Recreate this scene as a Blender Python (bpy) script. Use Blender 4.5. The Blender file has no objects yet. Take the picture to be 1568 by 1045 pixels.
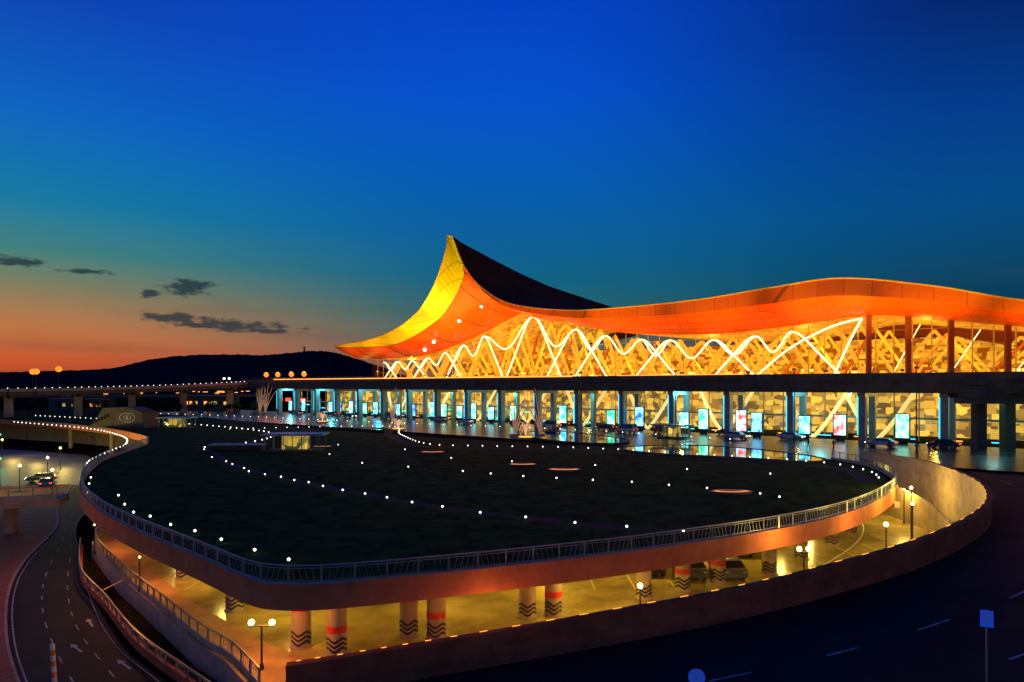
import bpy, bmesh, math, random
from mathutils import Vector, Matrix
random.seed(7)
scene = bpy.context.scene
C = scene.collection

def lin(c):
    return tuple(((v/255)/12.92 if v/255<=0.04045 else ((v/255+0.055)/1.055)**2.4) for v in c)

# ---------------------------------------------------------------- materials
def mat(name, col, rough=0.6, metal=0.0, var=0.25, scale=3.0, bump=0.0, emis=None, estr=0.0, col2=None, spec=0.5):
    m = bpy.data.materials.new(name); m.use_nodes = True
    nt = m.node_tree; b = nt.nodes['Principled BSDF']
    b.inputs['Roughness'].default_value = rough
    b.inputs['Metallic'].default_value = metal
    b.inputs['Specular IOR Level'].default_value = spec
    tc = nt.nodes.new('ShaderNodeTexCoord')
    n = nt.nodes.new('ShaderNodeTexNoise'); n.inputs['Scale'].default_value = scale; n.inputs['Detail'].default_value = 8
    n.inputs['Roughness'].default_value = 0.65
    nt.links.new(tc.outputs['Object'], n.inputs['Vector'])
    r = nt.nodes.new('ShaderNodeValToRGB')
    c2 = col2 if col2 else tuple(min(1, v*(1+var)) for v in col)
    c1 = tuple(v*(1-var) for v in col)
    r.color_ramp.elements[0].position = 0.3; r.color_ramp.elements[0].color = (*c1, 1)
    r.color_ramp.elements[1].position = 0.7; r.color_ramp.elements[1].color = (*c2, 1)
    nt.links.new(n.outputs['Fac'], r.inputs['Fac'])
    nt.links.new(r.outputs['Color'], b.inputs['Base Color'])
    if bump:
        bp = nt.nodes.new('ShaderNodeBump'); bp.inputs['Strength'].default_value = bump
        n2 = nt.nodes.new('ShaderNodeTexNoise'); n2.inputs['Scale'].default_value = scale*8; n2.inputs['Detail'].default_value = 4
        nt.links.new(tc.outputs['Object'], n2.inputs['Vector'])
        nt.links.new(n2.outputs['Fac'], bp.inputs['Height']); nt.links.new(bp.outputs['Normal'], b.inputs['Normal'])
    if emis:
        b.inputs['Emission Color'].default_value = (*emis, 1); b.inputs['Emission Strength'].default_value = estr
    return m

def emit(name, col, s, sample=False):
    m=mat(name, tuple(v*0.5 for v in col), 0.5, emis=col, estr=s, var=0.05)
    if not sample: m.cycles.emission_sampling='NONE'
    return m

M = {}
M['grass'] = mat('grass', (0.032,0.062,0.012), 0.95, var=0.8, scale=0.5, bump=0.7, spec=0.02)
M['asphalt'] = mat('asphalt', (0.02,0.019,0.016), 0.75, var=0.45, scale=0.5, bump=0.2, spec=0.12)
M['wetasphalt'] = mat('wet_asphalt', (0.04,0.045,0.04), 0.24, var=0.3, scale=0.5, bump=0.1)
M['earth'] = mat('earth', (0.016,0.015,0.01), 1.0, var=0.4, scale=0.05, spec=0.0)
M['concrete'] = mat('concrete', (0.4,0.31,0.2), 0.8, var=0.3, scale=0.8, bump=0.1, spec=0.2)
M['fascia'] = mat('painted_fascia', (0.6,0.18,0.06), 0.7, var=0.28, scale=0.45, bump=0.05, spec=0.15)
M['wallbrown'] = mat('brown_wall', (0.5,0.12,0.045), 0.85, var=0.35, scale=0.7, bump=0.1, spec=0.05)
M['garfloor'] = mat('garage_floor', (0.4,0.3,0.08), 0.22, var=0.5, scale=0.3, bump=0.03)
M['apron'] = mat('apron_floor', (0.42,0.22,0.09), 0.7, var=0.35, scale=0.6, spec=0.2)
M['brickpave'] = mat('brick_paving', (0.34,0.13,0.06), 0.85, var=0.3, scale=2, spec=0.1)
M['metal'] = mat('grey_metal', (0.26,0.28,0.26), 0.45, 0.4, var=0.15, scale=2)
M['darkmetal'] = mat('dark_metal', (0.05,0.05,0.055), 0.45, 0.5, var=0.2)
M['paint'] = mat('road_paint', (0.38,0.38,0.35), 0.8, var=0.6, scale=2.5, spec=0.1)
M['white'] = mat('white_paint', (0.75,0.74,0.7), 0.6, var=0.1)
M['black'] = mat('black_rubber', (0.02,0.02,0.02), 0.7)
M['red'] = mat('red_paint', (0.6,0.04,0.02), 0.5)
M['blue'] = mat('blue_sign', (0.02,0.08,0.5), 0.4, emis=(0.02,0.1,0.9), estr=0.3)  # faint glow put into the sign face to brighten it
M['orange'] = mat('orange_paint', (0.8,0.2,0.03), 0.5)
M['rooftop'] = mat('roof_metal', (0.2,0.045,0.015), 0.8, 0.0, var=0.3, scale=0.2, spec=0.05)
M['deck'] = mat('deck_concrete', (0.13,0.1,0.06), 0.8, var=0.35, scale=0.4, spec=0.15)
M['column'] = mat('column_cladding', (0.22,0.23,0.22), 0.45, 0.2, var=0.25, scale=0.5)
M['gold'] = mat('gold_steel', (0.85,0.5,0.06), 0.4, 0.1, var=0.15)
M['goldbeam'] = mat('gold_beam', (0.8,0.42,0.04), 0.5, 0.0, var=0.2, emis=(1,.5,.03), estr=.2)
M['goldarch'] = mat('gold_arch', (0.9,0.55,0.05), 0.5, 0.0, var=0.2, emis=(1,.55,.03), estr=.55)  # self-glow put into the arches to pass for hall lighting
M['fin'] = mat('red_fin', (0.45,0.12,0.03), 0.5)
M['ribbon'] = emit('lit_ribbon', (1.0,0.8,0.4), 2.0)
M['ledorange'] = emit('led_orange', (1.0,0.36,0.05), 1.8)
M['dot'] = emit('path_light_lens', (1.0,0.93,0.78), 4.0)
M['lampwarm'] = emit('lamp_glow_warm', (1.0,0.72,0.25), 5.0)
M['lamporange'] = emit('lamp_glow_sodium', (1.0,0.2,0.015), 1.9)
M['tail'] = emit('tail_light', (1.0,0.04,0.01), 4.0)
M['head'] = emit('head_light', (1.0,0.9,0.7), 6.0)
M['green'] = emit('green_light', (0.1,0.9,0.3), 1.6)
M['cyan'] = emit('cyan_glow', (0.04,0.65,0.9), 1.7)
M['skylight'] = emit('skylight_glow', (1.0,0.3,0.06), 0.9)
M['carglass'] = mat('car_glass', (0.02,0.025,0.03), 0.08)
M['cloth'] = mat('dark_cloth', (0.06,0.06,0.09), 0.9)
M['peel'] = mat('yellow_paint',(0.6,0.42,0.08),0.6)
M['foliage'] = mat('foliage',(0.03,0.045,0.015),0.95,var=.6,scale=.4,spec=0.05)

def soffit_mat(name, c1, c2):
    m = bpy.data.materials.new(name); m.use_nodes = True; nt = m.node_tree; b = nt.nodes['Principled BSDF']
    tc = nt.nodes.new('ShaderNodeTexCoord')
    mp = nt.nodes.new('ShaderNodeMapping'); mp.inputs['Rotation'].default_value = (0,0,math.radians(41.8))
    nt.links.new(tc.outputs['Object'], mp.inputs['Vector'])
    br = nt.nodes.new('ShaderNodeTexBrick'); br.inputs['Scale'].default_value = 0.28
    br.inputs['Color1'].default_value = (*c1,1); br.inputs['Color2'].default_value = (*c2,1)
    br.inputs['Mortar'].default_value = (*tuple(v*0.45 for v in c1),1)
    br.inputs['Mortar Size'].default_value = 0.014; br.inputs['Brick Width'].default_value = 1.3; br.inputs['Row Height'].default_value = 0.45
    nt.links.new(mp.outputs['Vector'], br.inputs['Vector'])
    nt.links.new(br.outputs['Color'], b.inputs['Base Color'])
    b.inputs['Roughness'].default_value = 0.42
    b.inputs['Specular IOR Level'].default_value = 0.15
    return m
M['soffit'] = soffit_mat('soffit_panels', (0.92,0.10,0.002), (0.84,0.08,0.002))
M['soffit2'] = soffit_mat('outer_fascia_panels', (0.92,0.155,0.003), (0.87,0.125,0.002))
M['eaveband'] = soffit_mat('eave_panels', (0.93,0.7,0.004), (0.9,0.58,0.003))

def glass_mat():
    m = bpy.data.materials.new('facade_glass'); m.use_nodes = True; nt = m.node_tree
    for n in list(nt.nodes): nt.nodes.remove(n)
    o = nt.nodes.new('ShaderNodeOutputMaterial'); t = nt.nodes.new('ShaderNodeBsdfTransparent'); g = nt.nodes.new('ShaderNodeBsdfGlossy')
    t.inputs['Color'].default_value = (0.94,0.95,0.90,1); g.inputs['Roughness'].default_value = 0.05
    x = nt.nodes.new('ShaderNodeMixShader'); x.inputs['Fac'].default_value = 0.04
    nt.links.new(t.outputs[0], x.inputs[1]); nt.links.new(g.outputs[0], x.inputs[2]); nt.links.new(x.outputs[0], o.inputs['Surface'])
    return m
M['glass'] = glass_mat()

def water_mat():
    m = mat('pool_water', (0.005,0.012,0.018), 0.04, var=0.1, spec=0.8)
    nt = m.node_tree; b = nt.nodes['Principled BSDF']
    n = nt.nodes.new('ShaderNodeTexNoise'); n.inputs['Scale'].default_value = 1.2; n.inputs['Detail'].default_value = 3
    tc = nt.nodes.new('ShaderNodeTexCoord'); nt.links.new(tc.outputs['Object'], n.inputs['Vector'])
    bp = nt.nodes.new('ShaderNodeBump'); bp.inputs['Strength'].default_value = 0.04; bp.inputs['Distance'].default_value = 0.1
    nt.links.new(n.outputs['Fac'], bp.inputs['Height']); nt.links.new(bp.outputs['Normal'], b.inputs['Normal'])
    return m
M['water'] = water_mat()

def interior_mat(name, base, hi, sc, strength, thresh=0.5):  # glow put into the cell colours in place of interior lighting
    m = bpy.data.materials.new(name); m.use_nodes = True; nt = m.node_tree; b = nt.nodes['Principled BSDF']
    tc = nt.nodes.new('ShaderNodeTexCoord')
    mp = nt.nodes.new('ShaderNodeMapping'); mp.inputs['Scale'].default_value = sc
    mp.inputs['Rotation'].default_value = (0,0,math.radians(41.8))
    nt.links.new(tc.outputs['Object'], mp.inputs['Vector'])
    v = nt.nodes.new('ShaderNodeTexVoronoi'); v.distance = 'CHEBYCHEV'; v.inputs['Scale'].default_value = 1.0
    v.inputs['Randomness'].default_value = 0.8
    nt.links.new(mp.outputs['Vector'], v.inputs['Vector'])
    bw = nt.nodes.new('ShaderNodeRGBToBW'); nt.links.new(v.outputs['Color'], bw.inputs[0])
    r = nt.nodes.new('ShaderNodeValToRGB')
    r.color_ramp.elements[0].position = thresh-0.25; r.color_ramp.elements[0].color = (*base,1)
    r.color_ramp.elements[1].position = thresh+0.3; r.color_ramp.elements[1].color = (*hi,1)
    nt.links.new(bw.outputs[0], r.inputs[0])
    nt.links.new(r.outputs[0], b.inputs['Emission Color']); b.inputs['Emission Strength'].default_value = strength
    b.inputs['Base Color'].default_value = (0.35,0.17,0.02,1); b.inputs['Specular IOR Level'].default_value = 0.1
    m.cycles.emission_sampling='NONE'
    return m
M['inside'] = interior_mat('interior_hall_wall', (0.07,0.02,0.001), (1.0,0.5,0.03), (0.6,0.6,1.1), 1.1, .52)
M['cellglow'] = interior_mat('arrivals_cell_glow', (0.03,0.05,0.03), (0.95,0.6,0.08), (0.6,0.6,0.9), 1.1, 0.55)  # glowing cell pattern painted for a lit interior, no shops modelled

def ad_mat(name, c1, c2, s):
    m = bpy.data.materials.new(name); m.use_nodes = True; nt = m.node_tree; b = nt.nodes['Principled BSDF']
    tc = nt.nodes.new('ShaderNodeTexCoord'); n = nt.nodes.new('ShaderNodeTexNoise'); n.inputs['Scale'].default_value = 0.9; n.inputs['Detail'].default_value = 3
    oi=nt.nodes.new('ShaderNodeObjectInfo'); n.noise_dimensions='4D'; mm=nt.nodes.new('ShaderNodeMath'); mm.operation='MULTIPLY'; mm.inputs[1].default_value=40
    nt.links.new(oi.outputs['Random'],mm.inputs[0]); nt.links.new(mm.outputs[0],n.inputs['W'])
    nt.links.new(tc.outputs['Object'], n.inputs['Vector'])
    r = nt.nodes.new('ShaderNodeValToRGB'); r.color_ramp.elements[0].position = 0.4; r.color_ramp.elements[1].position = 0.6
    r.color_ramp.elements[0].color = (*c1,1); r.color_ramp.elements[1].color = (*c2,1)
    nt.links.new(n.outputs['Fac'], r.inputs[0]); nt.links.new(r.outputs[0], b.inputs['Emission Color'])
    b.inputs['Emission Strength'].default_value = s
    return m
ADS = [ad_mat('ad_a',(0.01,0.4,0.6),(0.45,1,1),2.4), ad_mat('ad_b',(0.02,0.6,0.3),(0.5,1,0.75),2.2),
       ad_mat('ad_c',(0.01,0.08,0.8),(0.25,0.85,1),2.5), ad_mat('ad_d',(0.8,0.06,0.03),(0.3,0.9,1),2.2)]

# ---------------------------------------------------------------- mesh builder
class MB:
    def __init__(s, name, mats):
        s.n=name; s.v=[]; s.f=[]; s.m=[]; s.mats=mats
    def quad(s,a,b,c,d,m=0):
        i=len(s.v); s.v+= [tuple(a),tuple(b),tuple(c),tuple(d)]; s.f.append((i,i+1,i+2,i+3)); s.m.append(m)
    def poly(s,pts,m=0):
        i=len(s.v); s.v+=[tuple(p) for p in pts]; s.f.append(tuple(range(i,i+len(pts)))); s.m.append(m)
    def box(s,c,sz,rz=0,m=0):
        cx,cy,cz=c; sx,sy,szz=[v/2 for v in sz]; co,si=math.cos(rz),math.sin(rz)
        i=len(s.v)
        for dz in (-szz,szz):
            for dx,dy in ((-sx,-sy),(sx,-sy),(sx,sy),(-sx,sy)):
                s.v.append((cx+dx*co-dy*si, cy+dx*si+dy*co, cz+dz))
        for q in ((0,3,2,1),(4,5,6,7),(0,1,5,4),(1,2,6,5),(2,3,7,6),(3,0,4,7)):
            s.f.append(tuple(i+k for k in q)); s.m.append(m)
    def beam(s,p0,p1,w,h,m=0):
        p0=Vector(p0);p1=Vector(p1); d=(p1-p0)
        if d.length<1e-6: return
        d.normalize(); up=Vector((0,0,1))
        if abs(d.z)>0.98: up=Vector((0,1,0))
        r=d.cross(up).normalized(); u=r.cross(d).normalized()
        i=len(s.v)
        for p in (p0,p1):
            for a,b in ((-1,-1),(1,-1),(1,1),(-1,1)):
                s.v.append(tuple(p+r*a*w/2+u*b*h/2))
        for q in ((0,1,2,3),(4,7,6,5),(0,4,5,1),(1,5,6,2),(2,6,7,3),(3,7,4,0)):
            s.f.append(tuple(i+k for k in q)); s.m.append(m)
    def cyl(s,p0,p1,r0,r1=None,seg=12,m=0,caps=True):
        if r1 is None:r1=r0
        p0=Vector(p0);p1=Vector(p1); d=(p1-p0).normalized(); up=Vector((0,0,1)) if abs(d.z)<0.9 else Vector((1,0,0))
        a=d.cross(up).normalized(); b=d.cross(a)
        i=len(s.v)
        for p,r in ((p0,r0),(p1,r1)):
            for k in range(seg):
                t=2*math.pi*k/seg; s.v.append(tuple(p+a*math.cos(t)*r+b*math.sin(t)*r))
        for k in range(seg):
            k2=(k+1)%seg; s.f.append((i+k,i+k2,i+seg+k2,i+seg+k)); s.m.append(m)
        if caps:
            s.f.append(tuple(i+k for k in range(seg))); s.m.append(m)
            s.f.append(tuple(i+seg+k for k in reversed(range(seg)))); s.m.append(m)
    def tube(s,pts,r,seg=6,m=0):
        for a,b in zip(pts[:-1],pts[1:]): s.cyl(a,b,r,r,seg,m,True)
    def ball(s,c,r,m=0,seg=8,rings=5,sz=1.0):
        i=len(s.v)
        for a in range(rings+1):
            ph=math.pi*a/rings
            for k in range(seg):
                t=2*math.pi*k/seg
                s.v.append((c[0]+r*math.sin(ph)*math.cos(t),c[1]+r*math.sin(ph)*math.sin(t),c[2]+r*sz*math.cos(ph)))
        for a in range(rings):
            for k in range(seg):
                k2=(k+1)%seg
                s.f.append((i+a*seg+k,i+(a+1)*seg+k,i+(a+1)*seg+k2,i+a*seg+k2)); s.m.append(m)
    def strip(s,A,B,m=0):
        for k in range(len(A)-1): s.quad(A[k],A[k+1],B[k+1],B[k],m)
    def prism(s,pts,z0,z1,mt=0,ms=1,mb=1):
        s.poly([(p[0],p[1],z1) for p in pts],mt); s.poly([(p[0],p[1],z0) for p in reversed(pts)],mb)
        n=len(pts)
        for k in range(n):
            a=pts[k];b=pts[(k+1)%n]; s.quad((a[0],a[1],z0),(b[0],b[1],z0),(b[0],b[1],z1),(a[0],a[1],z1),ms)
    def obj(s,parent=None,smooth=False,loc=None,rz=0,tri=False):
        me=bpy.data.meshes.new(s.n); me.from_pydata(s.v,[],s.f)
        for m in s.mats: me.materials.append(m)
        for p,mi in zip(me.polygons,s.m): p.material_index=mi; p.use_smooth=smooth
        bm=bmesh.new(); bm.from_mesh(me)
        if smooth: bmesh.ops.remove_doubles(bm,verts=bm.verts,dist=0.001)
        if tri: bmesh.ops.triangulate(bm,faces=[f for f in bm.faces if len(f.verts)>4])
        bm.to_mesh(me); bm.free(); me.update()
        o=bpy.data.objects.new(s.n,me); C.objects.link(o)
        if loc: o.location=loc
        o.rotation_euler[2]=rz
        if parent: o.parent=parent
        return o

def empty(name,loc=(0,0,0),rz=0):
    e=bpy.data.objects.new(name,None); C.objects.link(e); e.location=loc; e.rotation_euler[2]=rz; return e

def cat(pts,n=6,closed=False):
    P=[Vector(p) for p in pts]; out=[]
    N=len(P)
    for i in range(N-1 if not closed else N):
        if closed: a,b,c,d=P[(i-1)%N],P[i],P[(i+1)%N],P[(i+2)%N]
        else: a,b,c,d=P[max(i-1,0)],P[i],P[i+1],P[min(i+2,N-1)]
        for k in range(n):
            t=k/n
            out.append(0.5*((2*b)+(c-a)*t+(2*a-5*b+4*c-d)*t*t+(3*b-a-3*c+d)*t**3))
    if not closed: out.append(P[-1])
    return out

def resample(P,step):
    out=[P[0].copy()]; acc=0
    for a,b in zip(P[:-1],P[1:]):
        L=(b-a).length
        if L==0: continue
        d=step-acc
        while d<=L:
            out.append(a+(b-a)*(d/L)); d+=step
        acc=L-(d-step)
    return out

def lamp(name,loc,power,col,r=0.3,parent=None,typ='POINT',target=None,size=1.0,angle=100):
    l=bpy.data.lights.new(name,typ); l.energy=power; l.color=col
    if typ in('POINT','SPOT'): l.shadow_soft_size=r
    if typ=='SPOT': l.spot_size=math.radians(angle); l.spot_blend=0.7
    if typ=='AREA': l.size=size
    o=bpy.data.objects.new(name,l); C.objects.link(o); o.location=loc
    if target is not None:
        o.rotation_euler=(Vector(target)-Vector(loc)).to_track_quat('-Z','Y').to_euler()
    if parent: o.parent=parent
    return o
WARM=(1,0.62,0.16); SOD=(1,0.36,0.07); YEL=(1,0.72,0.14)

# ---------------------------------------------------------------- camera
cam=bpy.data.cameras.new('camera'); co=bpy.data.objects.new('camera',cam); C.objects.link(co)
co.location=(0,0,10); co.rotation_euler=(math.radians(90),0,0)
cam.lens=24; cam.sensor_width=36; cam.shift_y=0.043; cam.clip_end=20000; cam.clip_start=0.1
scene.camera=co

# ---------------------------------------------------------------- sky
w=bpy.data.worlds.new('World'); scene.world=w; w.use_nodes=True; nt=w.node_tree
bg=nt.nodes['Background']; L=nt.links.new
tc=nt.nodes.new('ShaderNodeTexCoord'); sp=nt.nodes.new('ShaderNodeSeparateXYZ'); L(tc.outputs['Generated'],sp.inputs[0])
def ramp(stops):
    r=nt.nodes.new('ShaderNodeValToRGB'); r.color_ramp.interpolation='LINEAR'
    e=r.color_ramp.elements
    while len(e)<len(stops): e.new(0.5)
    for k,(p,c) in enumerate(stops):
        e[k].position=p; e[k].color=(*lin(c),1)
    L(sp.outputs['Z'],r.inputs[0]); return r
rl=ramp([(0.0,(150,54,36)),(0.03,(200,84,44)),(0.06,(196,112,62)),(0.09,(168,122,78)),(0.125,(118,126,96)),(0.16,(62,128,122)),(0.217,(10,122,160)),(0.32,(2,98,194)),(0.43,(8,66,174)),(1.0,(0,30,110))])
rc=ramp([(0.0,(130,76,58)),(0.03,(116,92,80)),(0.06,(86,100,94)),(0.105,(38,100,106)),(0.151,(10,98,130)),(0.268,(0,92,174)),(0.388,(0,80,204)),(0.49,(2,66,196)),(1.0,(0,30,110))])
rr=ramp([(0.0,(10,35,45)),(0.046,(6,44,64)),(0.10,(2,58,84)),(0.144,(0,68,104)),(0.217,(0,74,134)),(0.32,(0,58,138)),(0.43,(2,32,96)),(1.0,(0,15,60))])
def mr(src,a,b):
    m=nt.nodes.new('ShaderNodeMapRange'); m.interpolation_type='SMOOTHSTEP'; m.inputs['From Min'].default_value=a; m.inputs['From Max'].default_value=b; L(src,m.inputs['Value']); return m
def mix(f,a,b,mode='MIX'):
    m=nt.nodes.new('ShaderNodeMix'); m.data_type='RGBA'; m.blend_type=mode
    if hasattr(f,'is_linked') : L(f,m.inputs[0])
    else: m.inputs[0].default_value=f
    L(a,m.inputs[6])
    if isinstance(b,tuple): m.inputs[7].default_value=b
    else: L(b,m.inputs[7])
    return m
m1=mix(mr(sp.outputs['X'],-0.66,-0.02).outputs[0],rl.outputs[0],rc.outputs[0])
m2=mix(mr(sp.outputs['X'],0.0,0.6).outputs[0],m1.outputs[2],rr.outputs[0])
def mth(op,a,b=None):
    m=nt.nodes.new('ShaderNodeMath'); m.operation=op
    for k,x in enumerate((a,b)):
        if x is None: continue
        if isinstance(x,(int,float)): m.inputs[k].default_value=x
        else: L(x,m.inputs[k])
    return m.outputs[0]
az=mth('ARCTAN2',sp.outputs['X'],sp.outputs['Y']); el=mth('ARCSINE',sp.outputs['Z'])
cb=nt.nodes.new('ShaderNodeCombineXYZ'); L(az,cb.inputs[0]); L(mth('MULTIPLY',el,2.6),cb.inputs[1])
nz=nt.nodes.new('ShaderNodeTexNoise'); nz.inputs['Scale'].default_value=50; nz.inputs['Detail'].default_value=8; nz.inputs['Roughness'].default_value=.6; L(cb.outputs[0],nz.inputs['Vector'])
tot=None
for (ca,ce,ra,re) in ((-0.395,0.0805,0.095,0.0085),(-0.34,0.074,0.05,0.004),(-0.46,0.088,0.05,0.008),(-0.442,0.129,0.034,0.014),(-0.487,0.118,0.014,0.007),(-0.625,0.146,0.03,0.008),(-0.56,0.140,0.03,0.004)):
    a=mth('POWER',mth('DIVIDE',mth('SUBTRACT',az,ca),ra),2); b=mth('POWER',mth('DIVIDE',mth('SUBTRACT',el,ce),re),2)
    g=mth('EXPONENT',mth('MULTIPLY',mth('ADD',a,b),-1))
    tot=g if tot is None else mth('MAXIMUM',tot,g)
cm=mr(mth('ADD',tot,mth('MULTIPLY',mth('SUBTRACT',nz.outputs['Fac'],0.5),1.9)),0.36,0.85)
m3=mix(mth('MULTIPLY',cm.outputs[0],0.88),m2.outputs[2],(*lin((22,50,62)),1))
hz=nt.nodes.new('ShaderNodeTexNoise'); hz.inputs['Scale'].default_value=4; hz.inputs['Detail'].default_value=5
cb2=nt.nodes.new('ShaderNodeCombineXYZ'); L(az,cb2.inputs[0]); L(mth('MULTIPLY',el,9),cb2.inputs[1]); L(cb2.outputs[0],hz.inputs['Vector'])
hm=mr(hz.outputs['Fac'],.45,.75)
fade=mr(sp.outputs['Z'],.2,.02)
m3b=mix(mth('MULTIPLY',mth('MULTIPLY',hm.outputs[0],fade.outputs[0]),.3),m3.outputs[2],(*lin((74,62,62)),1))
sky=nt.nodes.new('ShaderNodeTexSky'); sky.sky_type='NISHITA'; sky.sun_disc=False; sky.sun_elevation=math.radians(0.5); sky.sun_rotation=math.radians(-50)
m4=mix(0.003,m3b.outputs[2],sky.outputs[0],'ADD')
L(m4.outputs[2],bg.inputs['Color']); bg.inputs['Strength'].default_value=1.0
s=lamp('sun',(0,0,50),0.04,(1,0.6,0.35),typ='SUN'); s.data.angle=math.radians(0.5); s.rotation_euler=(math.radians(88),0,math.radians(50))

# ---------------------------------------------------------------- ground
g=MB('ground',[M['earth']]); g.quad((-9000,-600,-6.4),(9000,-600,-6.4),(9000,12000,-6.4),(-9000,12000,-6.4)); g.obj()

rim_pts=[(43,91.5),(43.9,84),(41.5,74.6),(37.8,67),(32.6,59.7),(25.8,52.2),(18.5,46.4),(8.4,40.5),(0.5,36.9),(-6,34.4),(-9.2,33.4),(-11.2,33.3),(-13.2,34.2),(-17.9,38.7),(-26,46.4),(-33,54),(-40.4,63.8),(-47,75),(-54,90),(-58.4,104.5),(-62.5,117),(-73,134),(-96,158),(-131,185),(-190,215)]
rim=cat([(x,y,0) for x,y in rim_pts],6)
podium=rim+[Vector((-420,260,0)),Vector((-420,520,0)),Vector((420,520,0)),Vector((420,92,0)),Vector((46.5,92,0))]
gar=empty('parking_garage')
b=MB('roof_slab',[M['earth'],M['fascia'],M['concrete']])
b.prism([(p.x,p.y) for p in podium],-1.0,0.0,0,1,2)
b.obj(gar,tri=True)
lawn=[]
cen=Vector((-5,75,0))
for p in rim:
    d=(cen-p); d.normalize(); lawn.append(p+d*0.9)
b=MB('grass_lawn',[M['grass']]); b.poly([(p.x,p.y,0.12) for p in lawn]+[(-330,270,0.12),(-150,262,.12),(-90,205,.12),(-40,150,.12),(0,118,.12),(36,100,.12)]); b.obj(tri=True)
b=MB('footpath',[mat('path_stone',(0.042,0.042,0.034),.85,var=.3,scale=1.5,spec=.05)])
def path(pts,wd_):
    P=cat(pts,8)
    for i in range(len(P)-1):
        d0=(P[min(i+1,len(P)-1)]-P[max(i-1,0)]).normalized(); d1=(P[min(i+2,len(P)-1)]-P[i]).normalized()
        n0=Vector((-d0.y,d0.x,0))*wd_/2; n1=Vector((-d1.y,d1.x,0))*wd_/2
        u=Vector((0,0,.13)); b.quad(P[i]-n0+u,P[i+1]-n1+u,P[i+1]+n1+u,P[i]+n0+u)
path([(-46,104,0),(-38,90,0),(-30.5,79.5,0),(-22.5,70.5,0),(-13,61.5,0),(-5.5,55,0),(4.4,48.7,0),(11.3,46,0)],1.3)
path([(-60,150,0),(-32,158,0),(-24,134,0),(-16,112,0),(-6,106.5,0),(10,103.5,0),(24,94.5,0),(36.5,85,0),(38.5,77,0),(36,69.5,0)],1.8)
b.obj()
b=MB('roof_kerb',[M['fascia'],M['concrete']])
for a,c in zip(rim[:-1],rim[1:]):
    da=(cen-a).normalized()*0.35; dc=(cen-c).normalized()*0.35
    b.quad(a+Vector((0,0,.3)),c+Vector((0,0,.3)),c+dc+Vector((0,0,.3)),a+da+Vector((0,0,.3)),1)
    b.quad(a+Vector((0,0,.002)),c+Vector((0,0,.002)),c+Vector((0,0,.3)),a+Vector((0,0,.3)))
    b.quad(a+da,c+dc,c+dc+Vector((0,0,.3)),a+da+Vector((0,0,.3)),1)
b.obj(gar)

def railing(name,pts,h=1.0,base=0.3,step=1.6,bal=0.28,mt=None):
    mt=mt or M['metal']; b=MB(name,[mt])
    P=resample(pts,step)
    for i,p in enumerate(P):
        p=p+Vector((0,0,base)); b.beam(p,p+Vector((0,0,h)),0.09,0.09)
        if i+1<len(P):
            q=P[i+1]+Vector((0,0,base))
            b.beam(p+Vector((0,0,h)),q+Vector((0,0,h)),0.08,0.06)
            b.beam(p+Vector((0,0,h*0.84)),q+Vector((0,0,h*0.84)),0.03,0.03)
            b.beam(p+Vector((0,0,h*0.12)),q+Vector((0,0,h*0.12)),0.03,0.03)
            n=int(step/bal)
            for k in range(1,n):
                x=p+(q-p)*(k/n); sh=.5 if i%2 else -.5
                x2=p+(q-p)*(min(1,max(0,(k+sh)/n)))
                b.beam(x+Vector((0,0,h*0.12)),x2+Vector((0,0,h*0.84)),0.02,0.02)
    return b.obj()
rr_=[p+(cen-p).normalized()*0.15 for p in rim]
railing('guard_railing',rr_[:122],0.85,0.3)

floor_pts=[(-50,92),(-44,75),(-40,65),(-31.2,54),(-24,46),(-18.4,39.7),(-15.5,37.0),(-12.5,33.2),(-10.5,31.6),(-7,32.4),(-2.7,33.4),(4,34.6),(11,36.2),(17,38.2),(25,42),(33,48),(39,55.5),(43.5,64),(47.7,78),(47,91.9),(20,108),(-45,108)]
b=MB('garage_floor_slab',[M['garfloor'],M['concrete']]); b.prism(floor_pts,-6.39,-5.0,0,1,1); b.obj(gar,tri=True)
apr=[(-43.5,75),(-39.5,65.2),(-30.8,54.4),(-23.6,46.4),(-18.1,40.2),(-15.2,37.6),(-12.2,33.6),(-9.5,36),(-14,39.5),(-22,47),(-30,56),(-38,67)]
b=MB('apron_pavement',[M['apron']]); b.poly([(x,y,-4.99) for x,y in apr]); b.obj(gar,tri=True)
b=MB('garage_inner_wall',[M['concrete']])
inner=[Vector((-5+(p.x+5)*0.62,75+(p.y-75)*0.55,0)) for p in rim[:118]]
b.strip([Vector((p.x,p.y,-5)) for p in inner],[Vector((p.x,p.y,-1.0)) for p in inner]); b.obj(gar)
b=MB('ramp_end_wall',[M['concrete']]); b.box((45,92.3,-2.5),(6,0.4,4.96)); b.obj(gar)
b=MB('floor_markings',[M['peel'],M['white']])
for k in range(-30,40,3):
    for (yy,ln) in ((50,4.5),(60,4.5)):
        b.quad((k,yy,-4.994),(k+.14,yy,-4.994),(k+.14,yy+ln,-4.994),(k,yy+ln,-4.994))
for a,c in zip(rim[10:70:2],rim[12:72:2]):
    a=a+(cen-a).normalized()*3.2;c=c+(cen-c).normalized()*3.2; dn=(cen-a).normalized()*.15
    b.quad((a.x,a.y,-4.993),(c.x,c.y,-4.993),(c.x+dn.x,c.y+dn.y,-4.993),(a.x+dn.x,a.y+dn.y,-4.993),1)
b.obj(gar)
b=MB('ceiling_beams',[M['concrete']])
for k in range(-36,40,8):
    y0=44+abs(k-0)*.55
    b.box((k,y0+14,-1.25),(.5,28,.5),0,0)
b.obj(gar)
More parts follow.
